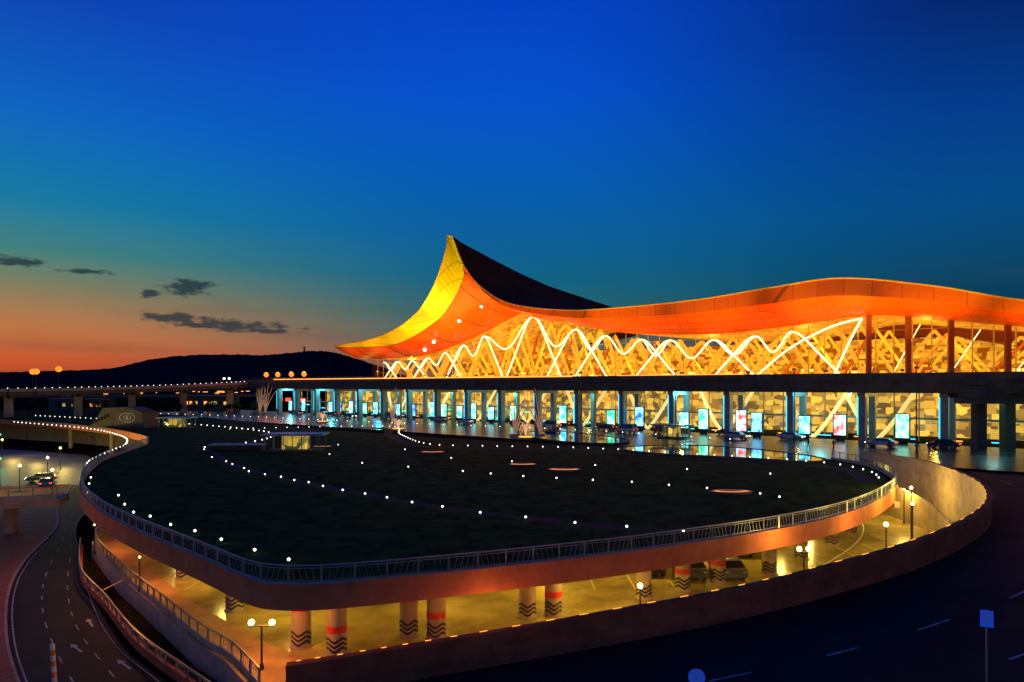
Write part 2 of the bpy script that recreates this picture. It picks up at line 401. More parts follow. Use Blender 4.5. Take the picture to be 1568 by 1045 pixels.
cols=[(-12.1,39.2),(-9.8,38.2),(-6.2,41),(-4.5,40.5),(1,44.2),(2.7,44.5),(9.3,48.2),(15.8,52.3),(20.5,54.4),(30,64),(34.3,69),(-18.5,45.5),(-25.5,53),(-33,62),(-3,50),(8,57),(-14,50),(12.5,50),(25,59)]
for i,(x,y) in enumerate(cols):
    b=MB('garage_column',[M['concrete'],M['black'],M['peel'],M['red'],M['white']])
    b.cyl((x,y,-5),(x,y,-4.9),.62,.62,24,0)
    b.cyl((x,y,-4.9),(x,y,-1.0),.55,.55,24,0,False)
    r=.562
    for k in range(24):
        a0=2*math.pi*k/24;a1=2*math.pi*(k+1)/24
        for j in (0,2,4):
            z0=-4.85+j*.13
            sl=k%6; f=[0,.08,.16,.24,.16,.08]; sh=f[sl]; sh2=f[(sl+1)%6]
            p=[(x+r*math.cos(a0),y+r*math.sin(a0),z0+sh),(x+r*math.cos(a1),y+r*math.sin(a1),z0+sh2),(x+r*math.cos(a1),y+r*math.sin(a1),z0+.15+sh2),(x+r*math.cos(a0),y+r*math.sin(a0),z0+.15+sh)]
            b.quad(*p,m=1)
    if i%2: b.cyl((x,y,-3.75),(x,y,-3.35),.568,.568,24,3,False)
    else: b.cyl((x,y,-2.9),(x,y,-2.6),.568,.568,24,3,False)
    b.obj(gar,smooth=False)
b=MB('ceiling_light_fittings',[emit('tube_light',(1,0.8,0.3),6)])
gl=[(-22,52),(-14,44),(-5,46),(3,50),(10,53),(18,59),(26,66),(33,76),(-32,66),(6,43.5),(-3,60)]
for i,(x,y) in enumerate(gl):
    b.box((x,y,-1.62),(1.6,.14,.08),0.5)
    lamp('garage_light',(x,y,-1.9),460 if i%2 else 280,YEL,.25,gar)
b.obj(gar)

wall=[(46.8,91.9,1),(48.2,84,1),(47.7,77,1),(43.2,64,1.1),(38.6,55.5,1.0),(32.6,48.2,.85),(24.8,41.9,.4),(17,38.2,-.35),(11,36.3,-1.05),(3.9,34.9,-1.85),(-2.7,33.7,-2.55),(-7,32.6,-2.85),(-10.5,31.8,-3.1)]
W=cat(wall,8)
def nrm(P,i):
    a=P[max(0,i-1)];c=P[min(len(P)-1,i+1)]; d=(c-a); d.z=0; d.normalize(); return Vector((-d.y,d.x,0))
NW=[nrm(W,i) for i in range(len(W))]
NW=[n if n.dot(Vector((0,75,0))-p)<0 else -n for n,p in zip(NW,W)]
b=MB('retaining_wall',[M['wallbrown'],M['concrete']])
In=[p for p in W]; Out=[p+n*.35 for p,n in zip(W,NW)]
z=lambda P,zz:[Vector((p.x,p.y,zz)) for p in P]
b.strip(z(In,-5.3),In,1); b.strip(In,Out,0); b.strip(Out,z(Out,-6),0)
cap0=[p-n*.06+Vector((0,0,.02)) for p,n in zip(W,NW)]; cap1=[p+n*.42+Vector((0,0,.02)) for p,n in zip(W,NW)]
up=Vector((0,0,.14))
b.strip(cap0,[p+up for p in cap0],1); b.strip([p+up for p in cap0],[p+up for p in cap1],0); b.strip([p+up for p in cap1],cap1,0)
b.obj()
rin=[Vector((p.x,p.y,p.z-1.05-.45*min(1,i/24)))+n*.3 for i,(p,n) in enumerate(zip(W,NW))]
outer=[(130,91.9,0),(125,84,0),(120,74,0),(112,55,0),(100,35,-.2),(85,15,-.5),(60,0,-1),(40,-8,-1.8),(25,-14,-2.5),(10,-18,-3.3),(-2,-20,-4),(-10,-20,-4.2),(-18,-20,-4.4)]
RO=cat(outer,8)
b=MB('road',[M['asphalt'],M['paint'],M['concrete']])
for i in range(len(rin)-1):
    for k in range(8):
        f0=k/8;f1=(k+1)/8
        b.quad(rin[i].lerp(RO[i],f0),rin[i+1].lerp(RO[i+1],f0),rin[i+1].lerp(RO[i+1],f1),rin[i].lerp(RO[i],f1),0)
def off(i,d):
    return rin[i]+ (RO[i]-rin[i]).normalized()*d
for d,w_,dash in ((5.5,.12,True),(9.5,.12,True)):
    for i in range(len(rin)-1):
        if dash and i%6>1: continue
        u=Vector((0,0,.03))
        b.quad(off(i,d)+u,off(i+1,d)+u,off(i+1,d+w_)+u,off(i,d+w_)+u,1)
b.obj()
b=MB('coping_glow_strips',[M['ledorange']])  # glowing strips added for the lit line along the wall top
for i in range(20,len(W)-1,2):
    p=W[i]+Vector((0,0,.17))-NW[i]*.02; q=W[i+1]+Vector((0,0,.17))-NW[i+1]*.02
    b.beam(p,p.lerp(q,.5),.04,.03)
b.obj()

b=MB('ramp_parapet',[M['concrete']])
rp=cat([(43.5,80,-1.2),(42.5,70,-2),(39,61,-2.8),(34,54.5,-3.5),(27,48.5,-4.2),(20,44.2,-4.7)],8)
for a,c in zip(rp[:-1],rp[1:]):
    b.quad((a.x,a.y,-5),(c.x,c.y,-5),c,a)
    d=Vector((.25,-.1,0)); b.quad(a,c,c+d,a+d); b.quad(a+d,c+d,(c.x+.25,c.y-.1,-5),(a.x+.25,a.y-.1,-5))
b.obj()

# ---------------------------------------------------------------- left road
ri=cat([(-62,110,0),(-53,84,0),(-41,65,0),(-31,51,0),(-24,42.3,0),(-18,36.7,0),(-11,30,0),(-3,22,0)],6)
ro=cat([(-72,112,0),(-61,92,0),(-52,78,0),(-45.5,64,0),(-39.7,54,0),(-32,43.4,0),(-24,34,0),(-14,22,0)],6)
b=MB('road',[M['asphalt'],M['paint']])
Z=-6.37
n=len(ri)
for i in range(min(len(ri),len(ro))-1):
    b.quad((ri[i].x,ri[i].y,Z),(ri[i+1].x,ri[i+1].y,Z),(ro[i+1].x,ro[i+1].y,Z),(ro[i].x,ro[i].y,Z))
for f,dash in ((.06,0),(.36,1),(.66,1),(.95,0)):
    for i in range(n-1):
        if dash and i%2: continue
        a=ri[i].lerp(ro[i],f);c=ri[i+1].lerp(ro[i+1],f); a2=ri[i].lerp(ro[i],f+.014);c2=ri[i+1].lerp(ro[i+1],f+.014)
        if dash: c=a.lerp(c,.7);c2=a2.lerp(c2,.7)
        b.quad((a.x,a.y,Z+.006),(c.x,c.y,Z+.006),(c2.x,c2.y,Z+.006),(a2.x,a2.y,Z+.006),1)
for i,f in ((28,.2),(28,.5),(34,.5),(22,.2)):
    a=ri[i].lerp(ro[i],f); d=(ri[i+1]-ri[i]).normalized(); s_=Vector((-d.y,d.x,0)); zz=Vector((0,0,Z+.007))
    b.quad(a-s_*.08+zz,a+s_*.08+zz,a+d*1.3+s_*.08+zz,a+d*1.3-s_*.08+zz,1)
    b.poly([a-s_*.22+zz,a-d*.8+zz,a+s_*.22+zz],1)
b.obj()
b=MB('sidewalk',[M['brickpave'],M['concrete']])
so=[p+Vector((-14,-4,0)) for p in ro]
for i in range(len(ro)-1):
    a,c=ro[i],ro[i+1]
    b.quad((a.x,a.y,-6.4),(c.x,c.y,-6.4),(c.x,c.y,-6.24),(a.x,a.y,-6.24),1)
    b.quad((a.x,a.y,-6.24),(c.x,c.y,-6.24),(c.x-.2,c.y,-6.24),(a.x-.2,a.y,-6.24),1)
    b.quad((a.x-.2,a.y,-6.24),(c.x-.2,c.y,-6.24),(so[i+1].x,so[i+1].y,-6.24),(so[i].x,so[i].y,-6.24),0)
b.obj()
ap=cat([(-43.7,75,-5),(-39.7,65,-5),(-31,54,-5),(-23.8,46,-5),(-18.2,39.9,-5),(-15.3,37.2,-5),(-12.3,33.4,-5)],8)
def lowwall(name,P,z0,h,t=.25,m=None):
    b=MB(name,[m or M['concrete']])
    for i in range(len(P)-1):
        a,c=P[i],P[i+1]; na=nrm(P,i)*t; nc=nrm(P,i+1)*t; u=Vector((0,0,1))
        A0=Vector((a.x,a.y,z0));C0=Vector((c.x,c.y,z0));A1=A0+u*h;C1=C0+u*h
        b.quad(A0,C0,C1,A1);b.quad(A1,C1,C1+nc,A1+na);b.quad(A1+na,C1+nc,C0+nc,A0+na)
    return b.obj()
lowwall('apron_kerb_wall',ap,-5,.35)
railing('apron_railing',ap,.75,.35,1.5,.3)
ap2=cat([(-43,68,-6.4),(-36,57,-6.4),(-29.9,50,-6.4),(-23.3,42.3,-6.4),(-17.6,36.9,-6.4),(-12,31.8,-6.4)],8)
lowwall('roadside_wall',ap2,-6.4,.5,m=M['wallbrown'])
railing('roadside_railing',ap2,.7,.5,1.5,.3)

br=empty('road_bridge')
b=MB('deck',[M['concrete'],M['metal']])
b.beam((-48.5,74,-2.4),(-80,62,-2.6),4,.7,0)
b.beam((-48,72.0,-2.0),(-80,60.0,-2.2),.25,.9,0)
b.beam((-55,75,-6.4),(-55,75,-2.6),1,1,0)
for k in range(16):
    x=-48-k*2; y=72-k*.75; b.beam((x,y,-1.6),(x,y,-.7),.06,.06,1)
b.beam((-48,72,-.7),(-80,60,-.9),.07,.06,1)
b.obj(br)
lamp('bridge_fill',(-62,62,1),260,(.8,.85,.3),.3,br)  # unseen fill lamp added to brighten the bridge

# ---------------------------------------------------------------- path lights
dots=MB('path_lights',[M['dot'],M['darkmetal']])
def dot(x,y,r=.1,z=.12):
    dots.cyl((x,y,z),(x,y,z+.22),.04,.04,6,1); dots.ball((x,y,z+.28),r,0,6,4)
A=cat([(-131,178,0),(-96,152,0),(-75,129,0),(-64.5,112,0),(-60,100,0),(-54.5,86,0),(-48.5,76,0)],6)
for p in resample(A,2.6): dot(p.x+1.2,p.y,.12)
for x,y in [(-43.8,71),(-41.2,66.5),(-38,61),(-34.3,59.5),(-31.2,55),(-28.6,51.6),(-26.5,50),(-23.5,47),(-20.9,45),(-18.1,42.5),(-15,39.8),(-12.3,37.6)]: dot(x,y,.09)
B=[(-46,102),(-40,91),(-36,86),(-34,83),(-31,79),(-29.3,76),(-26.6,73.5),(-24.2,71.5),(-22,69),(-20.1,67.5),(-18,65),(-15.5,62.5),(-13,60.4),(-10.7,58.4),(-8.2,56),(-5.5,54),(-2.4,51.5),(1,49.7),(4.4,47.7),(7.8,46.4),(11.3,45)]
for x,y in B: dot(x,y,.085)
Cc=[(-25.4,95),(-18.5,84.3),(-12.2,80.3),(-5.5,76.3),(-2.3,74.1),(1.2,72),(4.6,70.6),(8.2,69.2),(11.9,67.8),(15.1,65.7),(18.2,63.7),(22,60.5),(23,58.7),(-8,90),(0,86),(10,82),(20,78),(28,74),(-16,102),(-28,110)]
for x,y in Cc: dot(x,y,.085)
D=cat([(-62,150,0),(-30,160,0),(-22,134,0),(-14,112,0),(-5,108,0),(10,105,0),(25,96,0),(38,86,0),(40,77,0),(37.5,69.5,0)],6)
for p in resample(D,2.4): dot(p.x,p.y,.09)
E_=cat([(-150,215,0),(-110,190,0),(-75,165,0),(-50,140,0),(-44,122,0),(-46,108,0),(-50,104,0)],6)
for p in resample(E_,3): dot(p.x,p.y,.11)
E2=cat([(-140,240,0),(-90,215,0),(-40,180,0),(10,150,0),(40,120,0)],6)
for p in resample(E2,4): dot(p.x,p.y,.1)
dots.obj()
for x,y,l in ((1.3,83.6,2.2),(6,78.5,2.4),(20,62.3,2.4),(-11.5,99,2.2),(-30,108,2)):
    b=MB('lawn_skylight',[M['deck'],M['skylight'],M['darkmetal']])
    n=18
    ring=[(x+l*math.cos(2*math.pi*k/n)*.8,y+l*.42*math.sin(2*math.pi*k/n)) for k in range(n)]
    b.prism(ring,.1,.34,2,0,0)
    b.poly([(x+(px-x)*.86,y+(py-y)*.7-.1,.346) for px,py in ring],1)
    b.poly([(x+(px-x)*.6,y+(py-y)*.42+.1,.352) for px,py in ring],2)
    b.obj(tri=True)

# ---------------------------------------------------------------- terminal
A0=Vector((66.5,127,0)); dd=Vector((-.746,.666,0)); nn=Vector((.666,.746,0))
def F(s,o,z): 
    v=A0+dd*s-nn*o; return Vector((v.x,v.y,z))
T=empty('airport_terminal')
RZ=math.atan2(dd.y,dd.x)
E1=[(-60,8,17),(-40,8,20.5),(-24,8,23),(-12,8.5,26.3),(2.4,8,29.2),(15,7,28.9),(30,6,28),(48,6,27.7),(64,8,27.9),(78.4,12,30.2),(84.3,16,34),(88.2,18.8,39.6),(91.2,20.2,47.6)]
E2_=[(91.2,20.2,47.6),(93.1,20.2,48.2),(94.6,19.6,44),(100.9,18,36.2),(110,16,30),(126,12,26),(143,9,24),(165,6,23.3)]
C1=[(-60,7,15),(-40,7,18.4),(-24,7.5,21.0),(-12,8.5,23.8),(2.4,8.6,26.0),(15,7.2,25.8),(30,6.2,25.2),(48,6,25.3),(64,7.8,26.2),(78.4,11.6,29.0),(84,15.6,32.9),(87.5,18,38.0),(89.2,18.3,40.2)]
C2=[(89.2,18.3,40.2),(89.6,18,39.4),(90.8,16.8,37.2),(98.2,14.2,31.7),(106.5,12.7,27.2),(126.5,9,22.5),(145,7.5,22.1),(165,5.6,22.8)]
G1=[(-60,0,13),(-40,0,17.5),(-24,0,19.4),(-12,0,21.3),(0,0,22.9),(13,0,21.9),(30,0,21),(51.7,0,22.2),(66,0,25),(74,0,27.2),(78,0,28.4),(81,0,29.4),(84,0,30)]
G2=[(84,0,30),(85,0,29.7),(86.5,0,29.1),(93,0,27),(103,0,23.8),(123,0,19.4),(142,0,18.7),(152,0,18.6)]
def two(a,b):
    r=cat(a,6)
    b0,b1=Vector(b[0]),Vector(b[1])
    r+= [b0.lerp(b1,k/6) for k in range(1,6)]
    return r+cat(b[1:],6)
Ec,Cc_,Gc=two(E1,E2_),two(C1,C2),two(G1,G2)
toW=lambda P:[F(p.x,p.y,p.z) for p in P]
Ew,Cw,Gw=toW(Ec),toW(Cc_),toW(Gc)
b=MB('eave_fascia',[M['eaveband'],M['soffit2']])
npk=12*6
for i in range(len(Ew)-1):
    b.quad(Ew[i],Ew[i+1],Cw[i+1],Cw[i],0 if i>=npk-4 else 1)
b.obj(T)
b=MB('roof_soffit',[M['soffit']])
rows=[Cc_]
for t in (.25,.5,.75,1):
    row=[]
    for c,g_ in zip(Cc_,Gc):
        p=c.lerp(g_,t); sag=math.sin(math.pi*t)*0.08*(c-g_).length; p=p-Vector((0,0,sag)); row.append(p)
    rows.append(row)
RW=[toW(r) for r in rows]
for a,c in zip(RW[:-1],RW[1:]): b.strip(a,c)
b.obj(T,smooth=True)
b=MB('eave_trim',[M['gold'],M['darkmetal'],M['fin']])
b.tube(Cw[npk-6:],.09,5,1)
b.tube([p+Vector((0,0,.05)) for p in Ew],.16,5,0)
for i in range(4,npk-6,5): b.tube([Ew[i]+nn*-.01,Cw[i]-nn*.01],.03,4,2)
for j in range(npk+8,len(RW[0])-4,6): b.tube([r[j]+Vector((0,0,-.05))-nn*.05 for r in RW],.06,4,1)
b.obj(T)
b=MB('roof_top',[M['rooftop']])
prev=[p+Vector((0,0,.1)) for p in Ew]
for k,rf in ((3,.95),(8,.90),(15,.83),(27,.72),(40,.63),(60,.555),(80,.49),(120,.38)):
    row=[]
    for e in Ec:
        fr=min(1,max(0,(e.x-45)/25))
        bb=min(e.z,27.6)-.02*k-.11*k*(1-fr); h=bb+(e.z-min(e.z,27.6))*rf*(.3+.7*fr)
        s_=90+(e.x-90)*(1+fr*k/60); s_=min(s_,172)
        row.append(F(s_,e.y-k,h))
    b.strip(prev,row); prev=row
b.obj(T,smooth=True)
b=MB('hall_ceiling',[interior_mat('ceiling_panels',(0.12,0.04,0.002),(0.95,0.48,0.03),(1.2,1.2,1.2),.75,.5)])
b.strip(Gw,[F(p.x,-55,p.z+.5) for p in Gc]); b.obj(T)
b=MB('glass_facade',[M['glass']])
gl_=[p for p in Gc]
b.strip([F(p.x,0,11.05) for p in gl_],[F(p.x,0,p.z-.05) for p in gl_]); b.obj(T)
def gh(s_):
    for a,c in zip(Gc[:-1],Gc[1:]):
        if a.x<=s_<=c.x: return a.z+(c.z-a.z)*(s_-a.x)/max(1e-6,c.x-a.x)
    return 18
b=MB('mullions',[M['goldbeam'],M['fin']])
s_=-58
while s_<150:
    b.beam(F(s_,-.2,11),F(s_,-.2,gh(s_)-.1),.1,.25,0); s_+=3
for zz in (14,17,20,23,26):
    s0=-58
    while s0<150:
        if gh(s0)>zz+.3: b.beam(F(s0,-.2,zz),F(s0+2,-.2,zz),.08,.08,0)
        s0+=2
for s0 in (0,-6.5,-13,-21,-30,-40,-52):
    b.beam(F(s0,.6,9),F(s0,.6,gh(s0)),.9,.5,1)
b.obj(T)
b=MB('hall_back_wall',[M['inside']]); b.quad(F(-60,-42,11),F(152,-42,11),F(152,-42,21),F(-60,-42,21)); b.obj(T)
b=MB('departures_floor',[M['goldbeam']])
b.prism([F(-62,0,0)[:2],F(152,0,0)[:2],F(152,-60,0)[:2],F(-62,-60,0)[:2]],9.4,11,0,0,0); b.obj(T)
b=MB('interior_frames',[M['goldarch'],M['white'],emit('shop_light',(1,.7,.15),1.6),M['fin']])
random.seed(3)
for dep in (8,20,32):
    s0=-55
    while s0<145:
        h=gh(s0)-.5
        b.beam(F(s0,-dep,11),F(s0+7,-dep,h),.7,.5,0); b.beam(F(s0+14,-dep,11),F(s0+7,-dep,h),.7,.5,3 if dep==20 else 0)
        s0+=13
for k in range(160):
    s0=random.uniform(-55,145); dep=random.uniform(10,38)
    b.box(F(s0,-dep,11+random.uniform(.4,2.6)),(random.uniform(.6,2.6),.3,random.uniform(.25,.8)),RZ,random.choice((2,2,0,3)))
b.obj(T)
for s0 in range(-50,150,22):
    lamp('hall_light',F(s0,-14,17),3400,(1,.56,.06),1.0,T)
b=MB('facade_ribbons',[M['ribbon']])
peaks=[1.3,13.9,21.1,30.4,40.6,48.2,58,66.9,80.8,98.8,107,115,122.5,130,137,144]
def hpk(s_): return gh(s_)-1.3
def wavepts(a,c,dp=.36):
    out=[]
    for k in range(17):
        t=k/16; s_=a+(c-a)*t; ha=hpk(a);hc=hpk(c); top=ha+(hc-ha)*(.5-.5*math.cos(math.pi*t)); dip=(min(ha,hc)-11)*dp
        out.append(F(s_,.9,top-dip*(1-math.cos(2*math.pi*t))/2))
    return out
rbn=.2
for i,(a,c) in enumerate(zip(peaks[:-1],peaks[1:])):
    if i==0: continue
    b.tube(wavepts(a,c,.46 if c-a>10 else .4),rbn,6)
def leg(s_,side,run):
    h=hpk(s_); out=[]; u0=.25
    tot_=1-u0/2
    for k in range(15):
        t=k/14
        dr=(t*t/(2*u0) if t<u0 else t-u0/2)/tot_
        out.append(F(s_+side*run*t,1.1,h-(h-10.9)*dr))
    return out
for i,p in enumerate(peaks):
    if i==0: continue
    run=10 if p<90 else 8
    if i%2==1 or 60<p<90: b.tube(leg(p,-1,run),rbn,6)
    if i%2==0 or 60<p<90: b.tube(leg(p,1,run),rbn,6)
b.tube([F(1.0,1.1,22.4),F(3,1.1,18.5),F(5,1.1,14),F(6.2,1.1,11)],rbn,6)
b.tube(cat([F(1.0,1.1,22.4),F(6,1.1,21.3),F(12,1.1,18.6),F(16,1.1,16),F(22,1.1,11)],5),rbn,6)
for s0 in (-8,-17,-26):
    b.tube([F(s0+5,-1.5,11),F(s0,-1.5,gh(s0)-1)],.1,6)
b.obj(T)
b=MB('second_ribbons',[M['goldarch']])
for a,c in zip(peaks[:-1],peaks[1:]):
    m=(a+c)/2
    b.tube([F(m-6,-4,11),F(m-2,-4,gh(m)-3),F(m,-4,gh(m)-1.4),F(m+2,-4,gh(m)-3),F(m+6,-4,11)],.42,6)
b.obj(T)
fl=MB('floodlights',[M['lampwarm'],M['darkmetal']])
def flood(s_,o,zz,P,ts,to,tz,col=WARM,ang=110):
    p=F(s_,o,zz); fl.box(p+Vector((0,0,-.25)),(.5,.5,.3),RZ,1)
    lamp('floodlight_beam',p,P,col,.3,T,'SPOT',F(ts,to,tz),angle=ang)
for s0,pw in ((-42,5500),(-26,7500),(-8,8000),(4,14000),(18,8500),(32,7000),(46,7500),(60,8500)):
    flood(s0,12,12.7,pw,s0,6.2,27,(1,.64,.08),95)
for s0 in (76,90):
    flood(s0,13,12.7,15000,s0+2,8,30,(1,.55,.08))
for s0,pw in ((99,14000),(108,10500),(122,8500),(138,7500),(154,6500)):
    flood(s0,15,12.8,pw,s0-2,8,28,(1,.6,.08))
flood(112,34,1,90000,96,17,38,(1,.85,.1),34)
flood(128,32,1,45000,112,14,29,(1,.85,.1),36)
# made-up slim masts, added beside the arrivals road to light the outer fascia
for s0 in (-12,6,28,50):
    fl.cyl(F(s0,22,0),F(s0,22,12.4),.11,.07,8,1)
    flood(s0,22,12.9,15000,s0,8,27.5,(1,.72,.09),58)
fl.obj(T)
b=MB('soffit_lamps',[M['head']])
for s_,o_,z_ in ((100,9.5,27.6),(112,8,22.4),(92,9,31),(120,4.5,20.5)): b.ball(F(s_,o_,z_),.5,0)
b.obj(T)

# ---------------------------------------------------------------- departures viaduct deck
V=empty('elevated_departures_road')
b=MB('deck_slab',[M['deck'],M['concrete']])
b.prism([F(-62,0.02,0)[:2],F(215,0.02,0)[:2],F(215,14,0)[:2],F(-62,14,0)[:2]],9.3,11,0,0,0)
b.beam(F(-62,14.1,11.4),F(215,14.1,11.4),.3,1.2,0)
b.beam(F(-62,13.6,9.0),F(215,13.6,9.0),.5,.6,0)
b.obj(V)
b=MB('deck_edge_lights',[M['ledorange'],M['metal']])
b.beam(F(58,14.35,12.0),F(190,14.35,12.0),.06,.3,0)
b.beam(F(18,14.35,12.05),F(46,14.35,12.05),.05,.16,0)
for k in range(-60,215,3): b.beam(F(k,14.1,12),F(k,14.1,12.6),.06,.06,1)
b.beam(F(-62,14.1,12.6),F(215,14.1,12.6),.07,.05,1)
b.obj(V)
b=MB('deck_columns',[M['column']])
for s0 in list(range(-50,200,12)):
    b.box(F(s0,12,4.65),(1.1,1.5,9.3),RZ,0); b.box(F(s0,6,4.65),(1.0,1.0,9.3),RZ,0)
    b.box(F(s0,9,8.6),(1.2,8,1.2),RZ,0)
b.obj(V)
b=MB('ramp_slab',[M['deck']])
b.beam((70,108,8.9),(140,92,9.4),9,1.8); b.beam((69,103.6,10.6),(140,87.6,10.6),.3,1.3)
for x,y in ((72.5,106),(76.2,105),(95,100)): b.box((x,y,3.9),(1.5,1.5,8),0,0)
b.beam((68.5,105.2,7.6),(82,102,7.6),2,.9)
b.obj(V)
b=MB('arrivals_wall',[M['cellglow'],M['glass']])
b.quad(F(-62,-14,0),F(200,-14,0),F(200,-14,9.3),F(-62,-14,9.3),0)
b.obj(T)
b=MB('arrivals_glass',[M['glass'],M['metal']])
b.quad(F(-62,-.5,0),F(200,-.5,0),F(200,-.5,9.3),F(-62,-.5,9.3),0)
for k in range(-60,200,4): b.beam(F(k,-.4,0),F(k,-.4,9.3),.15,.2,1)
b.beam(F(-62,-.3,4),F(200,-.3,4),.2,.4,1)
b.obj(T)
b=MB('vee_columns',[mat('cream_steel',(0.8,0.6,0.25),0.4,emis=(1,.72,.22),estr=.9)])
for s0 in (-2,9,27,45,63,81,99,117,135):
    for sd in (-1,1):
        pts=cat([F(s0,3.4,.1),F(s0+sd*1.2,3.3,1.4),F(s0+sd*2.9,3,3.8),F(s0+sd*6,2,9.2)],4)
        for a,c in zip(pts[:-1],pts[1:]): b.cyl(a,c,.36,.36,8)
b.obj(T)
for k in range(-46,200,26):
    lamp('arrivals_light',F(k,9,8.0),1500,(.12,.85,.95),.4,T)
    lamp('arrivals_hall_light',F(k+10,-7,7),1500,(1,.66,.13),.4,T)
b=MB('arrivals_glow_strips',[M['cyan'],M['green'],M['tail'],M['ledorange']])
for k in range(-50,200,12):
    b.beam(F(k+.62,12.8,1.5),F(k+.62,12.8,8.2),.14,.14,0)  # glowing strips added for the teal light caught on the column edges
for k in range(60,200,5):
    b.beam(F(k,3,.9+ (k%3)),F(k+2.4,3,.9+(k%3)),.1,.3,0 if k%2 else 1)
for k in (188,192,198,204): b.beam(F(k,3,4.5),F(k+3.5,3,4.5),.2,1.2,2)
for k in range(-50,190,7): b.beam(F(k,2.5,.5),F(k+3,2.5,.5),.1,.18,3 if k%2 else 0)
b.obj(T)
ads=[(-7.3,1),(2.5,3),(8.6,0),(17.2,2),(20.4,3),(28.8,1),(33.1,0),(44,2),(51,1),(60,0),(64,0),(73,2),(80,1),(88,0),(94,0),(100,1),(106,1),(112,0),(119,2),(126,0),(133,2),(137,2),(143,1),(150,0),(156,2),(163,0),(170,2),(178,0),(186,0)]
random.seed(21)
for s0,k in ads:
    p=F(s0,9.2+random.uniform(-.8,.8),0); e=empty('advertising_lightbox',(p.x,p.y,0),RZ)
    b=MB('frame',[M['darkmetal'],ADS[k]])
    hh=random.choice((3.6,4.0,4.4))
    b.box((0,0,.8+hh/2),(2.3,.35,hh),0,0); b.box((0,0,.4),(1.6,.25,.8),0,0)
    b.box((0,.19,.85+hh/2),(2.0,.03,hh-.4),0,1); b.box((0,-.19,.85+hh/2),(2.0,.03,hh-.4),0,1)
    b.obj(e)
b=MB('road',[M['wetasphalt'],M['paint'],M['concrete']])
q=lambda s0,s1,o0,o1,z_,m: b.quad(F(s0,o0,z_),F(s1,o0,z_),F(s1,o1,z_),F(s0,o1,z_),m)
q(-70,230,6,24,.01,0)
for k in range(-60,220,6): q(k,k+3,15,15.15,.02,1)
q(-70,230,23.2,23.4,.02,1); q(-70,230,10.6,10.8,.02,1)
for k in range(20): q(30,34,11.5+k*.6,11.8+k*.6,.022,1)
b.obj()
b=MB('forecourt_pavement',[mat('dark_granite',(0.05,0.05,0.045),0.26,var=.3,scale=1.2,bump=.05)])
b.quad(F(-70,24,.012),F(230,24,.012),F(230,50,.012),F(-70,40,.012)); b.obj()
def pool(name,pts):
    P=cat([(x,y,0) for x,y in pts],6,True)
    b=MB(name,[M['deck']]); c=sum(P,Vector())/len(P)
    A_=[Vector((p.x,p.y,.35)) for p in P]; B_=[p+(p-c).normalized()*.5 for p in A_]
    A_.append(A_[0]);B_.append(B_[0])
    b.strip(A_,B_); b.strip(B_,[Vector((p.x,p.y,.1)) for p in B_]); b.strip(A_,[Vector((p.x,p.y,.1)) for p in A_])
    b.obj()
    b=MB('pool_water',[M['water']]); b.poly([(p.x,p.y,.3) for p in P]); b.obj(tri=True)
pool('pool_edge',[(4,141),(12,140),(20,122),(17,114),(9,118),(3,130)])
pool('pool_edge',[(17,106),(28,110),(36,104),(41,92),(38,87),(30,92),(20,98)])
for (x,y,hh) in ((2.5,126,4.5),(-25,150,3.5),(-50,180,4)):
    b=MB('fountain',[emit('water_jet',(1,.55,.25),.7),M['concrete'],M['ledorange']])  # jets glow: the light on the water is put into their colour
    b.cyl((x,y,0),(x,y,.4),1.5,1.5,16,1); b.cyl((x,y,.4),(x,y,.5),1.3,1.3,16,2)
    for k in range(14):
        a=2*math.pi*k/14; r=random.uniform(.6,1.8); h2=hh*random.uniform(.7,1)
        b.tube([(x+r*math.cos(a)*t,y+r*math.sin(a)*t,.4+h2*(t*2.2-t*t*1.9)) for t in (0,.2,.4,.6,.8,1)],.035,5)
    b.obj()
for (x,y,hh) in ((0.5,132,8),(5.5,132,9),(-32,182,9),(-85,235,10),(-88,238,9)):
    b=MB('feather_sculpture',[mat('sculpture_white',(0.6,0.42,0.3),.4,emis=(1,.45,.18),estr=.2),M['concrete']])
    b.cyl((x,y,0),(x,y,.5),1,.9,12,1)
    for k in range(5):
        a=(k-2)*.13+(.12 if x<5 else -.12)
        pts=[Vector((x+math.sin(a)*hh*t*(.6+.4*t),y,.5+hh*t*(1-.12*abs(k-2)))) for t in (0,.25,.5,.75,1)]
        for i,(p,c) in enumerate(zip(pts[:-1],pts[1:])): b.cyl(p,c,.2-.04*i,.2-.04*(i+1),6)
    b.obj()

# ---------------------------------------------------------------- left viaduct
b=MB('highway_viaduct',[M['deck'],M['dot'],M['concrete']])
vp=cat([F(214,7,10.2),Vector((-125,235,8.3)),Vector((-160,205,7.3)),Vector((-230,175,6.2)),Vector((-330,150,5.5))],8)
for i in range(len(vp)-1):
    b.beam(vp[i],vp[i+1],10,1.3)
    n_=nrm(vp,i)*5
    if n_.dot(Vector((0,0,0))-vp[i])<0: n_=-n_
    b.beam(vp[i]+n_+Vector((0,0,1)),vp[i+1]+n_+Vector((0,0,1)),.3,.9,2)
    for t in (0,.33,.66):
        p=vp[i].lerp(vp[i+1],t)+n_+Vector((0,0,1.6)); b.ball(p,.11,1,6,4)
for i in range(0,len(vp),3):
    p=vp[i]; b.box((p.x,p.y,p.z/2-.5),(2.2,1.6,p.z-.2),0.5,2); b.box((p.x,p.y,p.z-1),(1.6,8,.9),.9,0)
b.obj()
b=MB('distant_highway',[M['deck'],M['ledorange']])
b.beam((-600,420,2),(-120,330,5),12,1.4,0)
random.seed(5)
